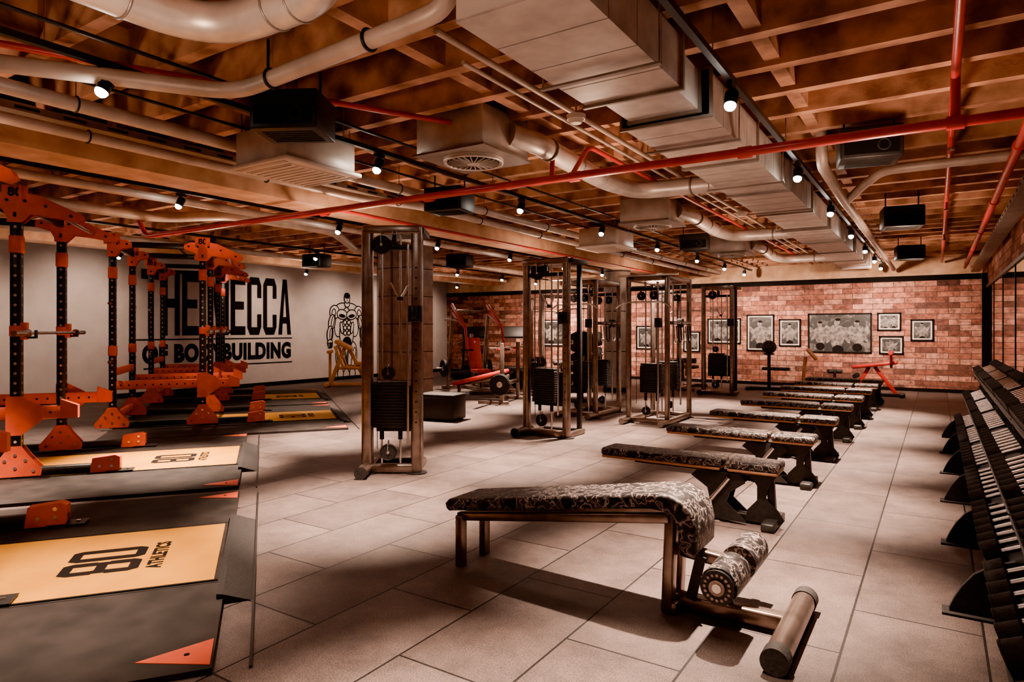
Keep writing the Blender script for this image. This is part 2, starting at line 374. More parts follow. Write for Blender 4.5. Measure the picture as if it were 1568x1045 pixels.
# ------------------------------------------------------------------ framed photographs
def picture(x0, x1, z0, z1, figs):
    w, h = x1-x0, z1-z0; mb = MB()
    mb.b2((-w/2, -.02, -h/2), (w/2, -.003, h/2), 'ivory')
    t = .034
    for a in ((-w/2, -h/2, w/2, -h/2+t), (-w/2, h/2-t, w/2, h/2), (-w/2, -h/2, -w/2+t, h/2), (w/2-t, -h/2, w/2, h/2)):
        mb.b2((a[0], -.035, a[1]), (a[2], -.001, a[3]), 'ink')
    m = t+.03 if w < 1 else t
    mb.b2((-w/2+m, -.0225, -h/2+m), (w/2-m, -.02, h/2-m), 'photo')
    n = [0]
    def e(cx, cz, rx, rz_, ang=0, k='skinp'):
        n[0] += 1; a = math.radians(ang); vs = []
        for i in range(18):
            q = 2*math.pi*i/18; u = rx*math.cos(q); v = rz_*math.sin(q)
            px = cx+u*math.cos(a)-v*math.sin(a); pz = cz+u*math.sin(a)+v*math.cos(a)
            vs.append((max(-w/2+m, min(w/2-m, px)), -.0228-n[0]*.0002, max(-h/2+m, min(h/2-m, pz))))
        mb.add(vs, [list(range(18))], k)
    for (fx, sc, tl) in figs:
        fx *= w; s_ = h*sc
        e(fx, -.12*s_, .15*s_, .28*s_, tl); e(fx, .08*s_, .19*s_, .12*s_, tl); e(fx-.02*s_, .27*s_, .065*s_, .085*s_, tl)
        e(fx-.24*s_, .06*s_, .06*s_, .15*s_, 25+tl); e(fx+.24*s_, .06*s_, .06*s_, .15*s_, -25+tl)
        e(fx-.20*s_, -.14*s_, .045*s_, .13*s_, -30); e(fx+.20*s_, -.14*s_, .045*s_, .13*s_, 30)
        e(fx, -.42*s_, .13*s_, .12*s_, 0, 'ink'); e(fx, .34*s_, .065*s_, .035*s_, 0, 'ink')
    mb.build('framed_photograph', ((x0+x1)/2, YB, (z0+z1)/2))
for a in [(-4.10,-3.43,.855,1.78,[(0,.9,5)]), (-3.32,-2.81,.98,1.66,[(0,.9,-8)]), (-2.65,-1.275,.84,1.79,[(-.3,.8,10),(-.02,1.0,-15),(.28,.85,20)]),
          (-1.168,-.687,1.37,1.79,[(-.15,.9,0),(.2,.8,10)]), (-1.13,-.64,.83,1.25,[(0,.9,-20)]), (-.507,-.06,1.14,1.63,[(0,.9,4)]),
          (-5.10,-4.24,1.03,1.69,[(-.2,.9,8),(.2,.9,-8)]), (-10.3,-9.4,.9,1.7,[(0,.9,0)]), (-7.1,-6.5,.85,1.5,[(0,.9,0)]), (-5.75,-5.3,.8,1.35,[(0,.9,6)])]:
    picture(*a)

# ------------------------------------------------------------------ foreground decline bench
mb = MB()
prof = [(-.85,.335),(-.862,.365),(-.835,.392),(-.4,.462),(0,.526),(.36,.585),(.44,.60),(.52,.60),(.585,.575),(.63,.52),(.648,.45),(.645,.34),(.63,.318),(.58,.318),(.565,.34),(.56,.43),(.54,.485),(.49,.515),(.42,.52),(.36,.512),(0,.455),(-.4,.39),(-.83,.322)]
mb.prism(prof, 'y', -.17, .17, 'camo', bevel=.022, smooth=True)
for yy in (-.10, .10): mb.beam((-.80, yy, .285), (.50, yy, .475), .045, .05, 'bronze', .008)
mb.beam((-.77, -.12, .0), (-.77, -.12, .30), .06, .045, 'bronze', .006); mb.beam((-.77, .12, .0), (-.77, .12, .30), .06, .045, 'bronze', .006)
mb.beam((-.77, -.13, .29), (-.77, .13, .29), .05, .03, 'bronze', .006)
mb.beam((.48, -.07, 0), (.50, -.07, .5), .075, .055, 'bronze', .012); mb.beam((.48, .07, 0), (.50, .07, .5), .075, .055, 'bronze', .012)
mb.beam((.46, 0, .045), (1.03, 0, .05), .08, .075, 'bronze', .012)
mb.beam((.49, -.1, .03), (.49, .1, .03), .08, .05, 'bronze', .01)
mb.cyl((1.05, -.42, .058), (1.05, .32, .058), .052, 'bronze', 28)
for y0, y1 in ((-.435, -.36), (.26, .335)): mb.cyl((1.05, y0, .058), (1.05, y1, .058), .057, 'rubber', 28)
mb.beam((.52, 0, .30), (.79, 0, .275), .06, .06, 'bronze', .01)
mb.beam((.74, 0, .06), (.79, 0, .25), .06, .05, 'bronze', .01)
mb.beam((.59, -.055, .08), (.64, -.055, .30), .012, .05, 'black')
for y0, y1 in ((-.30, -.05), (.05, .33)):
    mb.cyl((.79, y0, .265), (.79, y1, .265), .082, 'camo', 32)
    mb.torus((.79, y0+.012, .265), (0,1,0), .07, .013, 'camo', 32, 8); mb.torus((.79, y1-.012, .265), (0,1,0), .07, .013, 'camo', 32, 8)
mb.cyl((.79, -.33, .265), (.79, .35, .265), .02, 'steel', 16)
mb.cyl((.79, -.318, .265), (.79, -.298, .265), .075, 'black', 32); mb.cyl((.79, -.326, .265), (.79, -.318, .265), .035, 'bronze', 24)
for i in range(16):
    a = 2*math.pi*i/16; mb.cyl((.79+.055*math.cos(a), -.322, .265+.055*math.sin(a)), (.79+.055*math.cos(a), -.317, .265+.055*math.sin(a)), .007, 'bronze', 8)
mb.build('decline_sit_up_bench', (-1.6, 3.22, 0))

# ------------------------------------------------------------------ adjustable benches
mb = MB()
mb.rbox((-.19, 0, .425), (.95, .27, .06), .022, 'camo', 3); mb.rbox((-.19, 0, .388), (.93, .26, .02), .006, 'wood', 2)
mb.rbox((.50, 0, .425), (.36, .27, .06), .022, 'camo', 3); mb.rbox((.50, 0, .388), (.34, .26, .02), .006, 'wood', 2)
mb.beam((-.42, 0, .36), (.62, 0, .36), .05, .03, 'black', .008)
hour = [(-.02,.36),(.30,.36),(.33,.30),(.22,.22),(.20,.15),(.30,.06),(.34,.02),(-.02,.02),(.0,.06),(.08,.15),(.06,.24),(-.06,.32)]
for yy in (-.10, .088): mb.prism([(x+.12, z) for x, z in hour], 'y', yy, yy+.012, 'black')
mb.beam((.22, 0, .05), (.22, 0, .36), .06, .05, 'black', .006); mb.cyl((.18,-.11,.12), (.34,-.11,.33), .018, 'steel', 12); mb.cyl((.12, .04, .33), (.30,.04,.08), .014, 'steel', 12)
mb.beam((-.0, 0, .04), (.66, 0, .04), .07, .06, 'black', .01)
mb.rbox((.0, 0, .03), (.07, .46, .05), .01, 'black'); mb.rbox((.62, 0, .03), (.09, .40, .06), .012, 'black')
mb.beam((.62, 0, .06), (.60, 0, .37), .06, .05, 'black', .006)
mb.prism([(.44,.02),(.67,.02),(.70,.06),(.66,.12),(.58,.20),(.60,.28),(.66,.37),(.46,.37),(.52,.28),(.52,.18),(.45,.10)], 'y', -.045, -.03, 'black')
for sx in (-.22, .22): mb.cyl((0, sx-.02, .03), (0, sx+.02, .03), .03, 'rubber', 14)
bench = mb.build('adjustable_weight_bench', (-1.6, 4.93, 0))
for i, yy in enumerate((6.37, 7.8, 9.2, 10.5, 11.75, 12.95, 14.1)): dup(bench, (-1.58+.01*i, yy, 0), math.radians(random.uniform(-2, 2)))

# ------------------------------------------------------------------ cable machines
def stack(mb, x, y, k='black', z0=.45, n=14, w=.26, d=.14, H=2.2):
    for i in range(n): mb.rbox((x, y, z0+.015+i*.029), (w, d, .026), .004, k, 1)
    for s_ in (-.09, .09): mb.cyl((x+s_, y, .08), (x+s_, y, H-.08), .011, 'steel', 10)
    mb.cyl((x, y, z0), (x, y, z0+n*.029+.12), .012, 'steel', 10)
    mb.rbox((x, y, z0+n*.029+.02), (w*.95, d*.95, .035), .008, 'black')
    for s_ in (-.09, .09): mb.cyl((x+s_, y, z0-.12), (x+s_, y, z0), .022, 'rubber', 12)
    mb.cyl((x, y, z0+n*.029+.1), (x, y, H-.2), .004, 'rubber', 6)
def pulley(mb, c, ax, r=.055):
    c = Vector(c); a = Vector(ax)
    mb.cyl(c-a*.012, c+a*.012, r, 'rubber', 24); mb.torus(c-a*.012, a, r, .006, 'black', 24, 6); mb.torus(c+a*.012, a, r, .006, 'black', 24, 6)
    mb.cyl(c-a*.022, c+a*.022, .014, 'steel', 10)
    for s_ in (-1, 1): mb.beam(c+a*.02*s_+Vector((0,0,-.02)), c+a*.02*s_+Vector((0,0,r*1.5)), .03, .006, 'steel')
def tower(H=2.35, w=.60, pw=.09, sw=.34):
    mb = MB(); h = w/2
    for s_ in (-h, h):
        mb.rbox((s_, 0, H/2), (pw, .10, H), .03, 'bronze', 3)
        mb.cyl((s_, 0, 0), (s_, 0, .012), .10, 'black', 20)
        mb.rbox((s_, .22, .035), (.07, .50, .07), .015, 'bronze')
    mb.rbox((0, 0, H-.05), (w+.08, .12, .08), .012, 'bronze'); mb.rbox((0, 0, H-.22), (w, .05, .05), .01, 'black')
    mb.rbox((0, 0, .05), (w, .09, .08), .012, 'bronze')
    mb.cyl((-h, -.30, .06), (-h, .1, .06), .055, 'bronze', 20); mb.cyl((-h, -.31, .06), (-h, -.29, .06), .06, 'black', 20)
    mb.rbox((0, .42, .035), (w, .06, .06), .01, 'black')
    mb.rbox((h*.9, .42, H/2), (.06, .06, H), .01, 'black'); mb.rbox((h*.4, .22, H-.05), (w*.9, .45, .06), .01, 'black')
    stack(mb, -.01, 0, H=H, w=sw)
    pulley(mb, (-.09, -.07, H-.20), (0,1,0), .085); pulley(mb, (.04, -.08, H-.16), (1,0,0)); pulley(mb, (-.02, -.09, .22), (0,1,0), .075)
    pulley(mb, (-.02, -.09, .98), (0,1,0), .06)
    mb.rbox((h, -.08, 1.55), (.13, .10, .16), .01, 'black'); pulley(mb, (h, -.16, 1.55), (1,0,0), .05)
    mb.cyl((-.13, -.07, .25), (-.13, -.07, H-.25), .004, 'rubber', 6); mb.cyl((h-.07, -.10, .3), (h-.07, -.10, H-.2), .012, 'steel', 10)
    mb.tube([(-.0,-.09,1.85), (.06,-.10,1.74), (.10,-.10,1.70), (.13,-.10,1.74), (.18,-.10,1.84)], .012, 'steel', 8, .03)
    mb.cyl((.07, -.10, 1.70), (.12, -.10, 1.70), .02, 'rubber', 12)
    for z in [.5+.1*i for i in range(16)]: mb.cyl((h, -.0515, z), (h, -.0495, z), .009, 'dark', 8)
    mb.rbox((0, .08, .62), (w-.14, .012, .45), .004, 'black')
    return mb
t1 = tower(2.42, .48, .11).build('cable_tower', (-4.46, 4.73, 0), math.radians(33))
t2 = tower(2.34, .60).build('cable_tower', (-4.30, 7.46, 0), 0)
t5 = dup(t2, (-3.95, 14.2, 0), 0)
def double(name, loc, w=.6, d=1.0, H=2.2):
    mb = MB()
    for sx in (-w/2, w/2):
        for sy in (-d/2, d/2):
            mb.rbox((sx, sy, H/2), (.07, .07, H), .016, 'bronze', 2); mb.cyl((sx, sy, 0), (sx, sy, .012), .08, 'black', 18)
        mb.rbox((sx, 0, H-.04), (.06, d, .07), .01, 'bronze'); mb.rbox((sx, 0, .05), (.06, d, .07), .01, 'bronze')
        mb.cyl((sx, -d/2, .05), (sx, -d/2-.28, .05), .045, 'bronze', 16)
    for sy in (-d/2, d/2):
        mb.rbox((0, sy, H-.04), (w, .07, .07), .01, 'bronze'); mb.rbox((0, sy, .05), (w, .07, .07), .01, 'bronze'); mb.rbox((0, sy, H-.2), (w, .04, .05), .01, 'black')
        stack(mb, 0, sy*.7, H=H, w=.32)
        pulley(mb, (-.1, sy, H-.3), (0,1,0), .06); pulley(mb, (.12, sy-.06, H-.3), (0,1,0), .06); pulley(mb, (.0, sy-.06, .2), (0,1,0), .06)
        mb.cyl((.18, sy-.05, .2), (.18, sy-.05, H-.1), .013, 'steel', 10); mb.rbox((.18, sy-.05, 1.5), (.09, .09, .14), .01, 'black')
        mb.cyl((-.16, sy-.05, .3), (-.16, sy-.05, H-.3), .004, 'rubber', 6)
    for i, yy in enumerate((-.3, -.1, .12, .32)):
        mb.tube([(w/2+.05, yy-.05, 1.45), (w/2+.06, yy-.06, 1.25), (w/2+.06, yy, 1.2), (w/2+.06, yy+.06, 1.25), (w/2+.05, yy+.05, 1.45)], .012, ('steel','rubber')[i % 2], 8, .04)
        mb.cyl((w/2+.02, yy, 1.5), (w/2+.09, yy, 1.5), .01, 'steel', 8)
    mb.rbox((w/2+.01, 0, 1.5), (.03, d, .05), .006, 'black')
    mb.cyl((-.5, -d/2-.1, H+.0), (.5, -d/2-.1, H), .016, 'steel', 12)
    for sx in (-.25, .25): mb.beam((sx, -d/2-.1, H), (sx, -d/2, H-.05), .03, .03, 'black')
    mb.tube([(-.42,-d/2-.2,1.72), (-.30,-d/2-.2,1.80), (.30,-d/2-.2,1.80), (.42,-d/2-.2,1.72)], .014, 'steel', 10, .05); mb.cyl((0,-d/2-.2,1.8), (0,-d/2-.1,H-.05), .004, 'rubber', 6)
    return mb.build(name, loc)
double('multi_station_cable_machine', (-3.6, 9.75, 0)); double('multi_station_cable_machine', (-4.8, 9.85, 0), .55, .9)

# ------------------------------------------------------------------ lifting platforms and power racks
A53 = math.radians(53.6)
mb = MB()
mb.b2((-3.0, -1.03, 0), (.06, 2.08, .028), 'matt')
for yy in (-.05, 1.13): mb.b2((-3.0, yy-.004, .0281), (.06, yy+.004, .0286), 'dark')
mb.b2((-2.0, -.01, .028), (.0, 1.09, .033), 'yellow')
mb.b2((-1.9, -.03, .028), (.02, -.012, .034), 'dark')
mb.prism([(.06, 0), (.20, 0), (.06, .05), (.03, .055), (.03, 0)], 'y', -.3, 1.24, 'rubber')
mb.b2((.20, -1.03, 0), (.212, 2.08, .012), 'black')
for p in (((.05,-1.0), (-.24,-.88), (.05,-.76)), ((.05,2.05), (-.24,1.95), (.05,1.84))):
    mb.prism(list(p), 'z', .028, .031, 'orange')
    cx = sum(q[0] for q in p)/3; cyy = sum(q[1] for q in p)/3; mb.cyl((cx,cyy,.031), (cx,cyy,.0325), .012, 'dark', 10)
for gi, ch in enumerate('80'):
    for li, poly in enumerate(glyph(ch)):
        mb.add([(-.82+b_*.40, .30+gi*.235+(a*.21), .0340+li*.00008) for a, b_ in [(a, 1-b_) for a, b_ in poly]], [list(range(len(poly)))], 'ink')
add_text(mb, 'ATHLETICS', .50, .085, 'ink', (-.34, .54, .0342), (0,1,0), (-1,0,0), .05)
plat = mb.build('lifting_platform', (-3.33, 2.13, 0), A53)

mb = MB(); FX, RX, Y0, Y1, H = -1.87, -3.0, .03, 1.47, 2.60; GB = .029
for px in (FX, RX):
    for py in (Y0, Y1):
        mb.rbox((px, py, H/2+GB), (.085, .085, H), .006, 'black', 1)
        for i in range(26):
            z = .18+i*.09
            for dx, dy in ((1,0), (-1,0), (0,1), (0,-1)):
                c = Vector((px+dx*.0425, py+dy*.0425, z)); mb.cyl(c, c+Vector((dx, dy, 0))*.0012, .0125, 'hole', 10)
hexg = [(-.20,.04),(.20,.04),(.21,.10),(.10,.24),(.05,.32),(-.05,.32),(-.10,.24),(-.21,.10)]
for py, od in ((Y0, -1), (Y1, 1)):
    mb.rbox(((RX-1.08)/2, py, .075), (-1.08-RX+.1, .076, .078), .006, 'black', 1)
    for px in (FX, RX):
        for o_ in (-.051, .045):
            mb.prism([(px+a, z) for a, z in hexg], 'y', py+o_, py+o_+.006, 'orange')
        for bx, bz in ((-.14,.09),(.14,.09),(0,.12),(0,.24),(-.08,.19),(.08,.19)):
            mb.cyl((px+bx, py-.056, bz), (px+bx, py+.056, bz), .014, 'steel', 8)
    mb.prism([(-1.28,.032),(-1.04,.032),(-1.03,.06),(-1.03,.17),(-1.07,.19),(-1.26,.17)], 'y', py-.048, py+.048, 'orange')
    for bx, bz in ((-1.20,.09),(-1.10,.09),(-1.10,.15)): mb.cyl((bx, py-.053, bz), (bx, py+.053, bz), .014, 'steel', 8)
    mb.b2((-1.15, py-.07, .034), (-.92, py+.07, .040), 'black'); mb.cyl((-.97, py, .038), (-.97, py, .05), .014, 'steel', 8)
    za = .62
    mb.rbox(((RX-1.40)/2, py, za), (-1.40-RX, .062, .12), .006, 'orange', 1)
    for i in range(16):
        for o_ in (-1, 1):
            c = Vector((RX+.1+i*.1, py+o_*.031, za)); mb.cyl(c, c+Vector((0, o_*.0012, 0)), .012, 'dark', 8)
    mb.prism([(-1.52,za-.06),(-1.38,za-.06),(-1.38,za+.06),(-1.52,za+.12)], 'y', py-.035, py+.035, 'orange')
    mb.prism([(FX-.07,za-.20),(FX+.05,za-.20),(FX+.22,za-.06),(FX+.22,za+.06),(FX+.05,za+.16),(FX-.07,za+.16)], 'y', py+od*.046, py+od*.055, 'orange')
    mb.rbox(((RX+FX)/2, py, H-.02), (FX-RX, .076, .076), .006, 'black', 1)
    wing = [(-.06,.06),(.10,.07),(.20,.05),(.52,-.10),(.54,-.15),(.49,-.18),(.38,-.15),(.24,-.13),(.12,-.12),(.05,-.20),(-.06,-.20)]
    small = [(-.06,.06),(.16,.06),(.24,.02),(.24,-.04),(.10,-.08),(.05,-.18),(-.06,-.18)]
    for px, sg, pl_ in ((FX, 1, wing), (RX, 1, small), (FX, -1, small)):
        for o1, o2 in ((.046, .054), (-.046, -.054)):
            mb.prism([(px+sg*a, H-.02+z) for a, z in pl_], 'y', py+od*o1, py+od*o2, 'orange')
        for a, z in (((.44,-.12),(.24,-.04),(0,-.14),(.08,.0)) if pl_ is wing else ((.18,0),(0,-.12),(.06,0))): mb.cyl((px+sg*a, py-.058, H-.02+z), (px+sg*a, py+.058, H-.02+z), .014, 'dark', 8)
    for px in (FX, RX):
        mb.rbox((px+.048, py, H+.045), (.012, .20, .15), .004, 'orange', 1)
        add_text(mb, '80', .11, .085, 'ink', (px+.0555, py, H+.06), (0,1,0), (0,0,1), .04)
        mb.rbox((px, py-.048, H+.045), (.20, .012, .15), .004, 'orange', 1)
        add_text(mb, '80', .11, .085, 'ink', (px, py-.0555, H+.06), (1,0,0), (0,0,1), .04)
        mb.rbox((px, py, 2.18), (.10, .10, .16), .006, 'orange', 1)
    mb.rbox((FX+.06, py, 1.38), (.05, .085, .16), .006, 'orange', 1); mb.rbox((FX+.11, py, 1.32), (.09, .06, .02), .004, 'black', 1); mb.rbox((FX+.15, py, 1.35), (.015, .06, .08), .004, 'black', 1)
    mb.rbox((FX, py, 1.38), (.095, .095, .10), .006, 'orange', 1)
    mb.rbox((RX, py, 1.1), (.10, .10, .14), .006, 'orange', 1)
    for z in (.95, 1.75): mb.cyl((RX, py, z), (RX, py+od*.22, z), .022, 'steel', 12)
mb.rbox((FX, (Y0+Y1)/2, H-.02), (.06, Y1-Y0, .076), .006, 'black', 1); mb.rbox((RX, (Y0+Y1)/2, H-.02), (.06, Y1-Y0, .076), .006, 'black', 1)
mb.rbox((RX, (Y0+Y1)/2, .18), (.06, Y1-Y0, .09), .006, 'orange', 1); mb.rbox((RX, (Y0+Y1)/2, .80), (.06, Y1-Y0, .10), .006, 'orange', 1)
mb.cyl((FX+.32, Y0, H-.12), (FX+.32, Y1, H-.12), .017, 'steel', 12); mb.cyl((FX-.35, Y0, H+.0), (FX-.35, Y1, H+.0), .017, 'black', 12)
mb.cyl((FX+.11, -.40, 1.36), (FX+.11, 1.90, 1.36), .014, 'steel', 12)
for a, b_ in ((-.42, -.06), (1.56, 1.92)): mb.cyl((FX+.11, a, 1.36), (FX+.11, b_, 1.36), .025, 'steel', 14)
for a in (-.07, 1.57): mb.cyl((FX+.11, a-.012, 1.36), (FX+.11, a+.012, 1.36), .038, 'steel', 16)
rack = mb.build('power_rack', (-3.33, 2.13, .006), A53)
for P in ((-6.0, 4.08), (-7.76, 7.0), (-10.37, 8.93)):
    dup(plat, (P[0], P[1], 0), A53); dup(rack, (P[0], P[1], .006), A53)

# ------------------------------------------------------------------ dumbbell racks
BL = 1.25
mb = MB()
side = [(.0,0),(.66,0),(.68,.1),(.68,.93),(.60,.95),(.58,.80),(.54,.60),(.50,.42),(.44,.34),(.36,.31),(.26,.30),(.18,.27),(.10,.21),(.05,.14),(.02,.08),(0,.03)]
for yy in (0, BL-.014): mb.prism(side, 'y', yy, yy+.014, 'black')
mb.b2((-.03, -.05, 0), (.62, .06, .012), 'rubber')
tiers = ((.30, .27), (.38, .58), (.48, .90))
tl = math.radians(24)
R = Matrix.Rotation(-tl, 3, 'Y')
for tx, tz in tiers:
    mb.box((tx, BL/2, tz-.045), (.28, BL-.03, .008), 'black', R)
    for off in (-.14, .14):
        c = Vector((tx, BL/2, tz-.03))+R@Vector((off, 0, 0)); mb.box(c, (.014, BL-.03, .06), 'black', R)
    for off in (-.07, .07):
        c = Vector((tx, BL/2, tz-.035))+R@Vector((off, 0, 0)); mb.box(c, (.05, BL-.03, .02), 'rubber', R)
    for yy in (.0, BL-.014): mb.prism([(tx-.13,tz-.13),(tx+.10,tz-.10),(.60,tz-.06),(.62,tz+.06),(tx+.14,tz+.05),(tx-.14,tz-.06)], 'y', yy, yy+.013, 'black')
mb.rbox((.66, BL/2, .5), (.04, BL-.02, .08), .006, 'black')
dr = mb.build('dumbbell_rack', (.05, 1.4, 0))
mb = MB()
for ti, (tx, tz) in enumerate(tiers):
    n = (7, 8, 9)[ti]; r = (.066, .058, .052)[ti]
    for i in range(n):
        yy = .09+(BL-.18)*(i+.5)/n
        c = Vector((tx, yy, tz-.02))+R@Vector((0, 0, r+.005)); a = R@Vector((1, 0, 0))
        mb.cyl(c-a*.06, c+a*.06, .015, 'steel', 10)
        for s_ in (-1, 1):
            mb.cyl(c+a*s_*.055, c+a*s_*.13, r, 'rubber', 20)
            mb.cyl(c+a*s_*.13, c+a*s_*.134, r*.80, 'steel', 20); mb.cyl(c+a*s_*.134, c+a*s_*.137, r*.52, 'black', 18); mb.torus(c+a*s_*.128, a, r*.93, .007, 'rubber', 20, 6)
ds = mb.build('dumbbell_set', (.05, 1.4, 0))
for i in range(1, 7): dup(dr, (.05, 1.4+BL*i, 0)); dup(ds, (.05, 1.4+BL*i, 0))

# ------------------------------------------------------------------ other equipment
mb = MB()
mb.rbox((0, 0, .05), (.08, 1.6, .08), .012, 'bronze'); mb.rbox((0, -.75, .05), (1.1, .08, .08), .012, 'bronze'); mb.rbox((0, .75, .05), (1.2, .08, .08), .012, 'bronze')
for s_ in (-.45, .45):
    mb.beam((s_, .75, .05), (s_, .45, 1.85), .08, .07, 'bronze', .012)
    mb.beam((s_, .47, 1.80), (s_+.0, -.30, 1.45), .06, .09, 'redm', .012); mb.beam((s_, .50, 1.98), (s_, -.15, 1.55), .05, .08, 'redm', .012)
    mb.beam((s_, -.28, 1.45), (s_, -.40, .95), .05, .05, 'redm', .01); mb.cyl((s_-.14, -.40, .95), (s_+.14, -.40, .95), .02, 'rubber', 12)
    mb.cyl((s_, .1, 1.62), (s_+(.35 if s_ > 0 else -.35), .1, 1.62), .024, 'steel', 12)
    mb.cyl((s_, .72, .5), (s_+(.3 if s_ > 0 else -.3), .72, .5), .02, 'steel', 10); mb.plate((s_+(.12 if s_ > 0 else -.12), .72, .5), (1,0,0), .2, .05)
mb.beam((-.45, .47, 1.82), (.45, .47, 1.82), .08, .08, 'bronze', .012)
mb.beam((0, -.1, .05), (0, -.1, .42), .08, .07, 'bronze', .01); mb.rbox((0, -.12, .47), (.34, .42, .08), .025, 'redm', 3)
mb.rbox((0, .22, .85), (.30, .09, .75), .03, 'redm', 3, Matrix.Rotation(math.radians(-14), 3, 'X')); mb.beam((0, .30, .1), (0, .40, 1.3), .07, .07, 'bronze', .01)
press = mb.build('plate_loaded_press_machine', (-8.75, 12.1, 0), math.radians(60))
mb = MB()
mb.rbox((0, 0, .46), (.30, 1.15, .08), .03, 'redm', 3, Matrix.Rotation(math.radians(14), 3, 'X')); mb.beam((0, -.5, .30), (0, .6, .50), .07, .06, 'bronze', .01)
mb.beam((0, -.45, 0), (0, -.45, .32), .06, .06, 'bronze', .01); mb.rbox((0, -.45, .03), (.5, .07, .06), .01, 'bronze')
for s_ in (-.50, .50):
    mb.beam((s_, .62, 0), (s_, .62, 1.15), .07, .07, 'bronze', .01); mb.rbox((s_, .45, .03), (.07, .6, .06), .01, 'bronze'); mb.rbox((s_, .56, 1.02), (.06, .10, .03), .006, 'redm')
    mb.cyl((s_, .62, .38), (s_+(.25 if s_ > 0 else -.25), .62, .38), .02, 'steel', 12); mb.plate((s_+(.12 if s_ > 0 else -.12), .62, .38), (1,0,0), .2, .05)
mb.rbox((0, .62, .38), (1.0, .06, .07), .01, 'bronze')
mb.cyl((-1.0, .55, 1.05), (1.0, .55, 1.05), .015, 'steel', 12)
for s_ in (-1, 1): mb.cyl((s_*.68, .55, 1.05), (s_*1.03, .55, 1.05), .025, 'steel', 12)
ob = mb.build('olympic_bench_press', (-7.55, 10.5, 0), math.radians(-75))
mb = MB()
mb.rbox((0, 0, .05), (1.1, .08, .08), .012, 'yframe')
for s_ in (-.5, .5): mb.rbox((s_, 0, .05), (.08, .8, .08), .012, 'yframe')
mb.beam((-.45, 0, .05), (-.1, 0, .95), .09, .09, 'yframe', .012); mb.beam((.45, 0, .05), (.0, 0, .95), .09, .09, 'yframe', .012); mb.beam((-.3,0,.45), (.3,0,.45), .08, .08, 'yframe', .01)
for s_ in (-.3,.3): mb.beam((-.1, s_, .5), (-.3, s_, 1.0), .06, .06, 'yframe', .01); mb.beam((-.1, s_, .5), (.35, s_*.6, .45), .06, .06, 'yframe', .01)
mb.rbox((-.12, 0, 1.02), (.42, .6, .09), .03, 'yframe', 3, Matrix.Rotation(math.radians(28), 3, 'Y')); mb.rbox((.38, 0, .56), (.36, .36, .08), .03, 'yframe', 3)
mb.beam((.36, 0, .05), (.38, 0, .52), .06, .06, 'yframe', .01); mb.cyl((-.45, -.3, .85), (-.45, .3, .85), .04, 'yframe', 14); mb.beam((-.45,0,.05), (-.45,0,.86), .06,.06,'yframe',.01)
mb.build('preacher_curl_machine', (-12.2, 11.4, 0), math.radians(40))
mb = MB(); mb.rbox((0,0,.2), (.62,.42,.36), .015, 'black', 2); mb.rbox((0,0,.395), (.64,.44,.03), .01, 'rubber', 2)
for s_ in (-.26,.26):
    for q in (-.16,.16): mb.cyl((s_,q,0), (s_,q,.03), .025, 'rubber', 12)
mb.build('plyo_box', (-6.45, 7.95, 0), math.radians(10))
mb = MB()
mb.rbox((0,0,.12), (.75, 1.7, .14), .03, 'black', 3); mb.rbox((0,-.05,.195), (.52, 1.5, .02), .006, 'rubber')
for s_ in (-.36,.36):
    mb.beam((s_, .6, .15), (s_, .75, 1.25), .07, .06, 'black', .012); mb.beam((s_, .75, 1.1), (s_, .1, 1.0), .05, .05, 'steel', .012)
mb.rbox((0,.72,1.32), (.8,.10,.34), .03, 'black', 3, Matrix.Rotation(math.radians(-20), 3, 'X')); mb.rbox((0,.55,.26), (.7,.4,.16), .04, 'black', 3)
tm = mb.build('treadmill', (-10.1, 15.4, 0), math.radians(20)); dup(tm, (-11.5, 15.4, 0), math.radians(20))
mb = MB()
mb.rbox((0,0,.03), (.6,.6,.05), .01, 'black'); mb.beam((0,0,.03), (0,0,1.3), .08,.08,'black',.01)
for z in (.35,.75,1.15):
    for s_ in (-1,1):
        mb.cyl((0,0,z), (s_*.30,0,z), .022, 'steel', 12)
        for j in range(3): mb.plate((s_*(.08+.055*j),0,z), (1,0,0), .21-.02*j, .045)
pt = mb.build('weight_plate_tree', (-7.7, 15.9, 0), .4); dup(pt, (-5.9, 11.6, 0), 1.1)
mb = MB()
mb.rbox((0,0,.04), (.08,1.3,.07), .01,'bronze'); mb.rbox((0,-.6,.04),(.6,.08,.07),.01,'bronze'); mb.rbox((0,.6,.04),(.7,.08,.07),.01,'bronze')
mb.beam((0,.6,.04),(0,.6,2.15),.09,.09,'bronze',.012); mb.beam((0,.62,2.12),(0,-.35,2.12),.08,.08,'bronze',.012)
mb.rbox((0,-.2,.5),(.34,.38,.08),.03,'camo',3); mb.beam((0,-.2,.04),(0,-.2,.46),.06,.06,'bronze',.01)
mb.cyl((-.22,.05,.66),(.22,.05,.66),.06,'camo',18); mb.beam((0,.1,.3),(0,.06,.66),.05,.05,'bronze',.01)
mb.tube([(-.6,-.3,1.78),(-.42,-.3,1.86),(.42,-.3,1.86),(.6,-.3,1.78)],.015,'steel',10,.05); mb.cyl((0,-.3,1.86),(0,-.3,2.1),.004,'rubber',6)
for i in range(14): mb.rbox((0,.74,.3+i*.03),(.3,.16,.027),.004,'black',1)
for s_ in (-.08,.08): mb.cyl((s_,.74,.05),(s_,.74,2.1),.01,'steel',8)
lp = mb.build('lat_pulldown_machine', (-8.5, 14.2, 0), math.radians(200)); dup(lp, (-6.9, 12.7, 0), math.radians(160)); dup(lp, (-5.0, 15.4, 0), math.radians(180))
mb = MB()
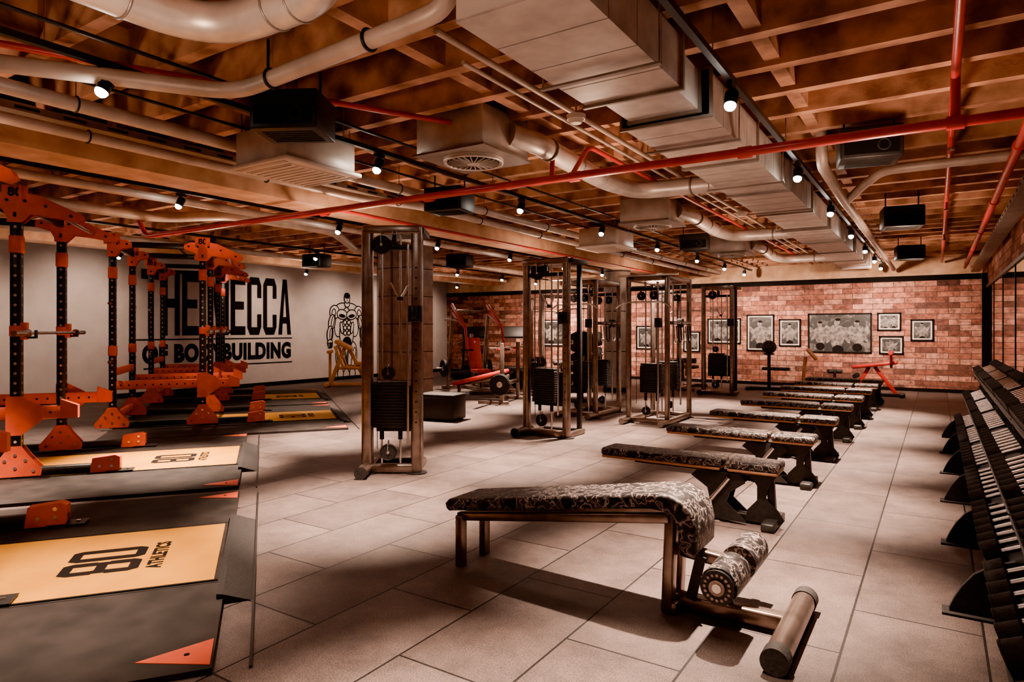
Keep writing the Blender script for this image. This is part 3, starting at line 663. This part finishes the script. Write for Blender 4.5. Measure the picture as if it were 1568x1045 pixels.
mb.rbox((0,0,.04),(.08,1.0,.07),.01,'black'); mb.rbox((0,-.45,.04),(.5,.08,.07),.01,'black'); mb.rbox((0,.45,.04),(.5,.08,.07),.01,'black')
mb.beam((0,.30,.04),(0,.22,.80),.07,.07,'wood',.01); mb.rbox((0,.1,.86),(.40,.30,.08),.03,'wood',3,Matrix.Rotation(math.radians(50),3,'X'))
mb.beam((0,-.35,.04),(0,-.35,.48),.06,.06,'wood',.01); mb.rbox((0,-.35,.50),(.36,.30,.08),.03,'camo',3); mb.cyl((-.35,.32,.78),(.35,.32,.78),.014,'steel',10)
mb.build('preacher_curl_bench', (-2.2,15.6,0), math.radians(100))
mb = MB()
mb.rbox((0,0,.04),(1.1,.08,.07),.01,'black')
for s_ in (-.5,.5): mb.rbox((s_,0,.04),(.08,.5,.07),.01,'black')
mb.beam((-.4,0,.05),(-.1,0,.62),.07,.07,'redm',.01); mb.beam((.4,0,.05),(.0,0,.62),.07,.07,'redm',.01); mb.rbox((0,0,.66),(.85,.28,.07),.025,'redm',3,Matrix.Rotation(math.radians(-8),3,'Y'))
mb.beam((.30,0,.6),(.30,0,.95),.05,.05,'redm',.01); mb.cyl((.30,-.3,.92),(.30,.3,.92),.04,'redm',14); mb.cyl((-.35,-.25,.42),(-.35,.25,.42),.05,'rubber',14)
mb.build('red_decline_bench', (-1.1,15.7,0), 0)
mb = MB()
mb.rbox((0,0,.04),(1.0,.08,.07),.01,'black'); mb.rbox((.45,0,.04),(.08,.5,.07),.01,'black'); mb.rbox((-.45,0,.04),(.08,.5,.07),.01,'black')
mb.beam((0,0,.05),(0,0,.85),.07,.07,'black',.01); mb.sphere((0,0,1.0),.15,'camo',(1.1,.9,1)); mb.rbox((.15,0,.5),(.6,.26,.07),.025,'camo',3); mb.torus((0,0,.84),(0,0,1),.10,.02,'black',20,8)
mb.build('abdominal_bench', (-3.25,15.9,0), .1)

# ------------------------------------------------------------------ ceiling services
mb = MB(); segs = [(2.2, 3.45, .28, 0), (3.45, 3.95, .22, .03), (3.95, 5.2, .28, 0), (5.2, 6.5, .27, 0), (6.5, 7.8, .28, 0), (7.8, 9.2, .26, .02), (9.2, 10.7, .28, 0), (10.7, 12.2, .26, 0), (12.2, 13.8, .28, 0), (13.8, 15.6, .26, 0)]
for si, (y0, y1, hw, dz) in enumerate(segs):
    mb.b2((-1.43-hw, y0, 2.70+dz), (-1.43+hw, y1-.004, 2.97), 'galv')
    for yy in ((y0+.012, y1-.016) if si else (y1-.016,)):
        mb.b2((-1.43-hw-.018, yy-.012, 2.70+dz-.018), (-1.43+hw+.018, yy+.012, 2.985), 'galvdark')
    n = int((y1-y0)/.3)
    for j in range(1, n): mb.b2((-1.43-hw-.001, y0+j*(y1-y0)/n-.003, 2.70+dz-.0015), (-1.43+hw+.001, y0+j*(y1-y0)/n+.003, 2.96), 'galvdark')
mb.b2((-1.70, 2.19, 2.71), (-1.16, 2.20, 2.96), 'ivory')
for yy in [3.0+1.5*i for i in range(9)]:
    mb.b2((-1.76, yy-.015, 2.664), (-1.10, yy+.015, 2.676), 'galvdark')
    for xx in (-1.75, -1.11): mb.cyl((xx, yy, 2.67), (xx, yy, 3.3), .005, 'steel', 6)
mb.build('rectangular_air_duct')
mb = MB()
mb.rbox((0,0,2.88), (.62,.62,.30), .004, 'galv', 1); mb.b2((-.33,-.33,2.72), (.33,.33,2.735), 'galvdark')
mb.cyl((0,0,2.70), (0,0,2.722), .235, 'ivory', 36); mb.cyl((0,0,2.697), (0,0,2.701), .205, 'dark', 36); mb.torus((0,0,2.70),(0,0,1),.225,.012,'galv',36,8)
for i in range(24):
    a = 2*math.pi*i/24; mb.beam((.05*math.cos(a),.05*math.sin(a),2.693), (.20*math.cos(a),.20*math.sin(a),2.693), .006, .012, 'galv')
mb.cyl((0,0,2.685), (0,0,2.70), .05, 'galv', 18)
for a in (-.3,.3):
    for b_ in (-.3,.3): mb.cyl((a,b_,2.9),(a,b_,3.3),.006,'steel',6)
path = [(.31, .05, 2.88), (.42, .25, 2.85), (.36, 1.6, 2.82), (.45, 2.2, 2.82), (.85, 2.28, 2.82), (1.30, 2.3, 2.82)]
mb.tube(path, .085, 'galv', 18, .28, 8)
for (a, b_) in (((.42,.45),0), ((.39,1.0),0), ((.37,1.5),0)): mb.torus((a[0], a[1], 2.84), (0,1,0), .085, .010, 'galvdark', 22, 6)
for xx in (.72, 1.0): mb.torus((xx, 2.28, 2.82), (1,0,0), .085, .010, 'galvdark', 22, 6)
ac = mb.build('diffuser_unit', (-3.03, 4.12, 0)); dup(ac, (-3.03, 7.95, 0)); dup(ac, (-3.03, 11.8, 0))
mb = MB()
mb.rbox((0,0,2.78), (.60,.66,.26), .006, 'pvc', 1); mb.rbox((0,0,2.635), (.68,.74,.035), .012, 'ivory', 2); mb.b2((-.26,-.26,2.612),(.26,.26,2.62),'ivory')
for i in range(9): mb.b2((-.24,-.24+i*.06-.004,2.607),(.24,-.24+i*.06+.004,2.613),'galv')
for s_ in (-1,1): mb.b2((-.28,s_*.325-.02,2.614),(.28,s_*.325+.02,2.619),'pvc')
for a in (-.27,.27):
    for b_ in (-.3,.3): mb.cyl((a,b_,2.9),(a,b_,3.3),.006,'steel',6)
cs = mb.build('air_conditioner_cassette', (-4.22, 3.40, 0)); dup(cs, (-4.22, 9.15, 0)); dup(cs, (-9.95, 11.25, 0))
mb = MB()
mb.rbox((0,0,0), (.42,.34,.24), .012, 'black', 2); mb.b2((-.18,-.178,-.09),(.18,-.17,.02),'dark'); mb.torus((.08,-.178,-.03),(0,1,0),.04,.006,'rubber',20,6)
for i in range(6): mb.b2((-.16,-.1+i*.04,-.124),(.16,-.085+i*.04,-.12),'rubber')
for a in (-.17,.17): mb.cyl((a,0,.1),(a,0,.5),.008,'black',6)
sp = mb.build('hanging_speaker', (-3.40, 2.72, 2.74), .5)
for p in ((-.44,5.7,2.80), (-.35,9.0,2.72), (-4.2,5.3,2.72), (-3.1,9.9,2.72), (-7.6,9.9,2.7), (-9.85,8.4,2.7), (-.4,13.2,2.72), (-7.25,12.2,2.72)): dup(sp, p, .2)
mb = MB()
mb.tube([(-4.62, YF+.05, 2.84), (-4.62, 16.8, 2.84)], .048, 'pvc', 18)
mb.tube([(-5.15, YF+.05, 2.79), (-5.12, 5.0, 2.79), (-4.9, 5.6, 2.79), (-4.9, 16.9, 2.79)], .040, 'pvc', 18, .2)
mb.tube([(-4.25, 1.15, 2.78), (-3.42, 2.33, 2.78), (-2.1, 2.33, 2.84), (-1.84, 2.33, 2.86), (-1.82, 2.33, 3.25)], .046, 'pvc', 20, .18)
for x in (-4.62,):
    for yy in [.5+1.5*i for i in range(11)]: mb.torus((x, yy, 2.84), (0,1,0), .051, .006, 'black', 18, 6); mb.cyl((x,yy,2.89),(x,yy,3.3),.004,'steel',6)
for yy in [.8+1.5*i for i in range(11)]: mb.torus((-5.13 if yy < 5.2 else -4.9, yy, 2.79), (0,1,0), .046, .006, 'black', 18, 6)
for xx in (-3.1, -2.35): mb.torus((xx, 2.33, 2.794 if xx < -3 else 2.829), (1,0,0), .050, .010, 'black', 20, 6)
mb.tube([(-.80, 5.9, 3.1), (-.80, 5.95, 2.76), (-.80, 7.2, 2.72), (-.80, 16.6, 2.72)], .045, 'pvc', 16, .1)
mb.tube([(-.80, 7.6, 2.72), (-.62, 7.1, 2.76), (-.40, 6.6, 2.80), (.80, 6.6, 2.80)], .04, 'pvc', 16, .15)
mb.tube([(-6.9, -1.0, 2.80), (-6.9, 6.0, 2.80), (-6.9, 16.5, 2.80)], .045, 'pvc', 16)
mb.tube([(-8.4, 2.6, 2.84), (-8.4, 4.6, 2.84), (-7.4, 5.0, 2.84), (-7.4, 6.6, 2.84), (-8.8, 8.4, 2.84), (-8.8, 16.0, 2.84)], .065, 'pvc', 16, .3)
mb.tube([(-2.15, 2.6, 2.93), (-2.15, 16.5, 2.93)], .02, 'pvc', 10); mb.tube([(-2.28, 3.0, 2.93), (-2.28, 16.5, 2.93)], .014, 'pvc', 10)
mb.tube([(-10.6, 0.0, 2.82), (-10.6, 16.0, 2.82)], .05, 'pvc', 14)
for x_, z_ in ((-3.62, 2.90), (-3.98, 2.92), (-4.42, 2.93)): mb.tube([(x_, 1.0, z_), (x_, 16.5, z_)], .012, 'black', 8)
mb.build('service_pipes')
mb = MB(); mb.tube([(-3.08, .6, 2.89), (-3.02, 1.93, 2.88), (-2.1, 1.96, 2.88), (-1.9, .5, 2.88)], .095, 'galv', 22, .35, 10)
for p, a in (((-3.06,1.2,2.885),(0,1,0)), ((-2.55,1.945,2.88),(1,0,0)), ((-3.04,1.5,2.882),(0,1,0)), ((-2.4,1.95,2.88),(1,0,0))): mb.torus(p, a, .094, .008, 'galvdark', 24, 6)
mb.build('spiral_duct')
mb = MB()
mb.tube([(.80, 4.62, 2.61), (-8.6, 4.55, 2.61), (-8.75, 4.5, 2.9)], .031, 'red', 14, .08)
mb.tube([(.09, -2.4, 2.88), (.09, 17.2, 2.88)], .024, 'red', 12); mb.tube([(.50, -2.4, 2.74), (.50, 17.1, 2.74)], .034, 'red', 14)
mb.cyl((.09, 4.62, 2.61), (.09, 4.62, 2.90), .026, 'red', 12)
for xx in (.09, -1.1, -2.4, -3.9, -5.3): mb.cyl((xx-.045, 4.62, 2.61), (xx+.045, 4.62, 2.61), .041, 'red', 14)
mb.tube([(-2.60, 4.6, 2.63), (-2.60, 4.62, 2.93), (-4.0, 1.9, 2.93), (-4.4, 1.0, 2.93)], .020, 'red', 10, .06)
mb.tube([(-2.42, 4.62, 2.64), (-2.42, 4.9, 2.92), (-2.42, 16.5, 2.92)], .020, 'red', 10, .1)
mb.tube([(-5.45, 4.62, 2.64), (-5.45, 5.0, 2.70), (-5.45, 16.5, 2.70)], .020, 'red', 10, .1)
for yy in (3.0, 6.0, 9.0, 12.0):
    mb.cyl((.09, yy, 2.78), (.09, yy, 2.88), .012, 'red', 8); mb.cyl((.09, yy, 2.765), (.09, yy, 2.78), .024, 'steel', 12)
for yy in (1.0, 3.5, 6.0, 8.5, 11.0, 13.5, 16.0): mb.cyl((.50, yy-.03, 2.74), (.50, yy+.03, 2.74), .043, 'red', 14)
mb.build('sprinkler_pipes')
mb = MB()
for x, z in ((-5.35, 2.90), (.68, 2.62)):
    mb.b2((x-.08, YF+.1, z), (x+.08, 17.0, z+.004), 'galvdark')
    for s_ in (-.08, .08): mb.b2((x+s_-.002, YF+.1, z), (x+s_+.002, 17.0, z+.05), 'galvdark')
    for i in range(60): mb.b2((x+.0825 if x < 0 else x-.0832, -2+i*.3, z+.015), (x+.0832 if x < 0 else x-.0825, -2+i*.3+.15, z+.035), 'dark')
mb.build('cable_tray')
mb = MB(); mb.cyl((0,0,0), (0,0,.03), .06, 'ivory', 24, .065); mb.cyl((0,0,-.025), (0,0,0), .035, 'ivory', 24, .055); mb.cyl((0,0,.03),(0,0,.20),.008,'steel',8)
sd = mb.build('smoke_detector', (-2.02, 3.9, 2.80)); dup(sd, (-2.0, 8.2, 2.8))

# ------------------------------------------------------------------ track lighting, plus added fill spots
TX = (-1.0, -3.8, -6.65, -9.5, -12.3); TY = (1.8, 3.88, 6.05, 8.1, 10.2, 12.3, 14.2, 15.9)
for x in TX:
    mb = MB(); mb.b2((x-.018, YF+.1, 2.83), (x+.018, 16.6, 2.865), 'black')
    for yy in [-.5+2.0*i for i in range(9)]: mb.cyl((x, yy, 2.86), (x, yy, 3.3), .004, 'steel', 6)
    mb.build('light_track')
mb = MB(); mb.box((0,0,-.02), (.03,.10,.03), 'black'); mb.cyl((0,0,-.03), (0,0,-.08), .01, 'black', 8)
d = Vector((0, -math.sin(.45), -math.cos(.45))); c = Vector((0,0,-.08))
mb.cyl(c-d*.03, c+d*.06, .036, 'black', 22); mb.torus(c+d*.06, d, .034, .004, 'black', 22, 6)
for i in range(4): mb.cyl(c-d*(.02-.012*i), c-d*(.015-.012*i), .040, 'black', 20)
mb.sphere(c+d*.065, .033, 'lamp')
h0 = mb.build('track_spotlight', (TX[0], TY[0], 2.83))
def spot(x, y, z, e, ang, tgt, col=(1, .70, .52), blend=1.0, r=.03):
    l = bpy.data.lights.new('track_and_fill_spot', 'SPOT'); l.energy = e; l.spot_size = math.radians(ang); l.spot_blend = blend; l.color = col; l.shadow_soft_size = r
    o = bpy.data.objects.new('track_and_fill_spot', l); COL.objects.link(o); o.location = (x, y, z)
    o.rotation_euler = (Vector(tgt)-Vector((x, y, z))).to_track_quat('-Z', 'Y').to_euler()
first = True
for xi, x in enumerate(TX):
    for yi, y in enumerate(TY):
        if not first: dup(h0, (x, y, 2.83))
        first = False
        tgt = (x, y-.15, 0); e = 4000; ang = 58
        if yi == 6: tgt = (x, YB, 1.1); e = 900; ang = 95
        if yi == 7: tgt = (x, YB, 1.1); e = 380; ang = 100
        if xi == 4: tgt = (XL, y, 1.5); e = 170; ang = 100
        if xi == 3: e = 900
        if xi == 1 and yi == 0: e = 1300
        spot(x, y-.05, 2.60, e, ang, tgt)
for x in (-1.0, -3.8): dup(h0, (x, -.3, 2.83)); spot(x, -.35, 2.60, 450, 80, (x, .3, 0))  # extra out-of-view heads and spots, added to light the dark duct end
for x in (-.3, -2.45, -5.2, -8.0, -11.0):
    for y in (1.0, 5.0, 9.2, 13.4):
        spot(x, y, 2.15, 60, 165, (x, y, 3), (1, .64, .44), .6, .12)  # added fill with no fixture, aimed up to brighten the ceiling
        spot(x, y, 2.14, 22, 170, (x, y, 0), (1, .64, .47), .6, .12)  # added downward fill, also without a fixture

w = bpy.data.worlds.new('world'); SC.world = w; w.use_nodes = True
w.node_tree.nodes['Background'].inputs[0].default_value = (.9, .55, .4, 1); w.node_tree.nodes['Background'].inputs[1].default_value = .1

try:
    SC.view_settings.view_transform = 'AgX'; SC.view_settings.look = 'AgX - Punchy'; SC.view_settings.exposure = .85
except Exception as ex: print(ex)

cam = bpy.data.cameras.new('camera'); co = bpy.data.objects.new('camera', cam); COL.objects.link(co)
co.location = (0, 0, 1.4); co.rotation_euler = (math.pi/2, 0, math.radians(32.96)); cam.lens = 23.05; cam.sensor_width = 36; cam.shift_y = -.0112; cam.clip_start = .05
SC.camera = co
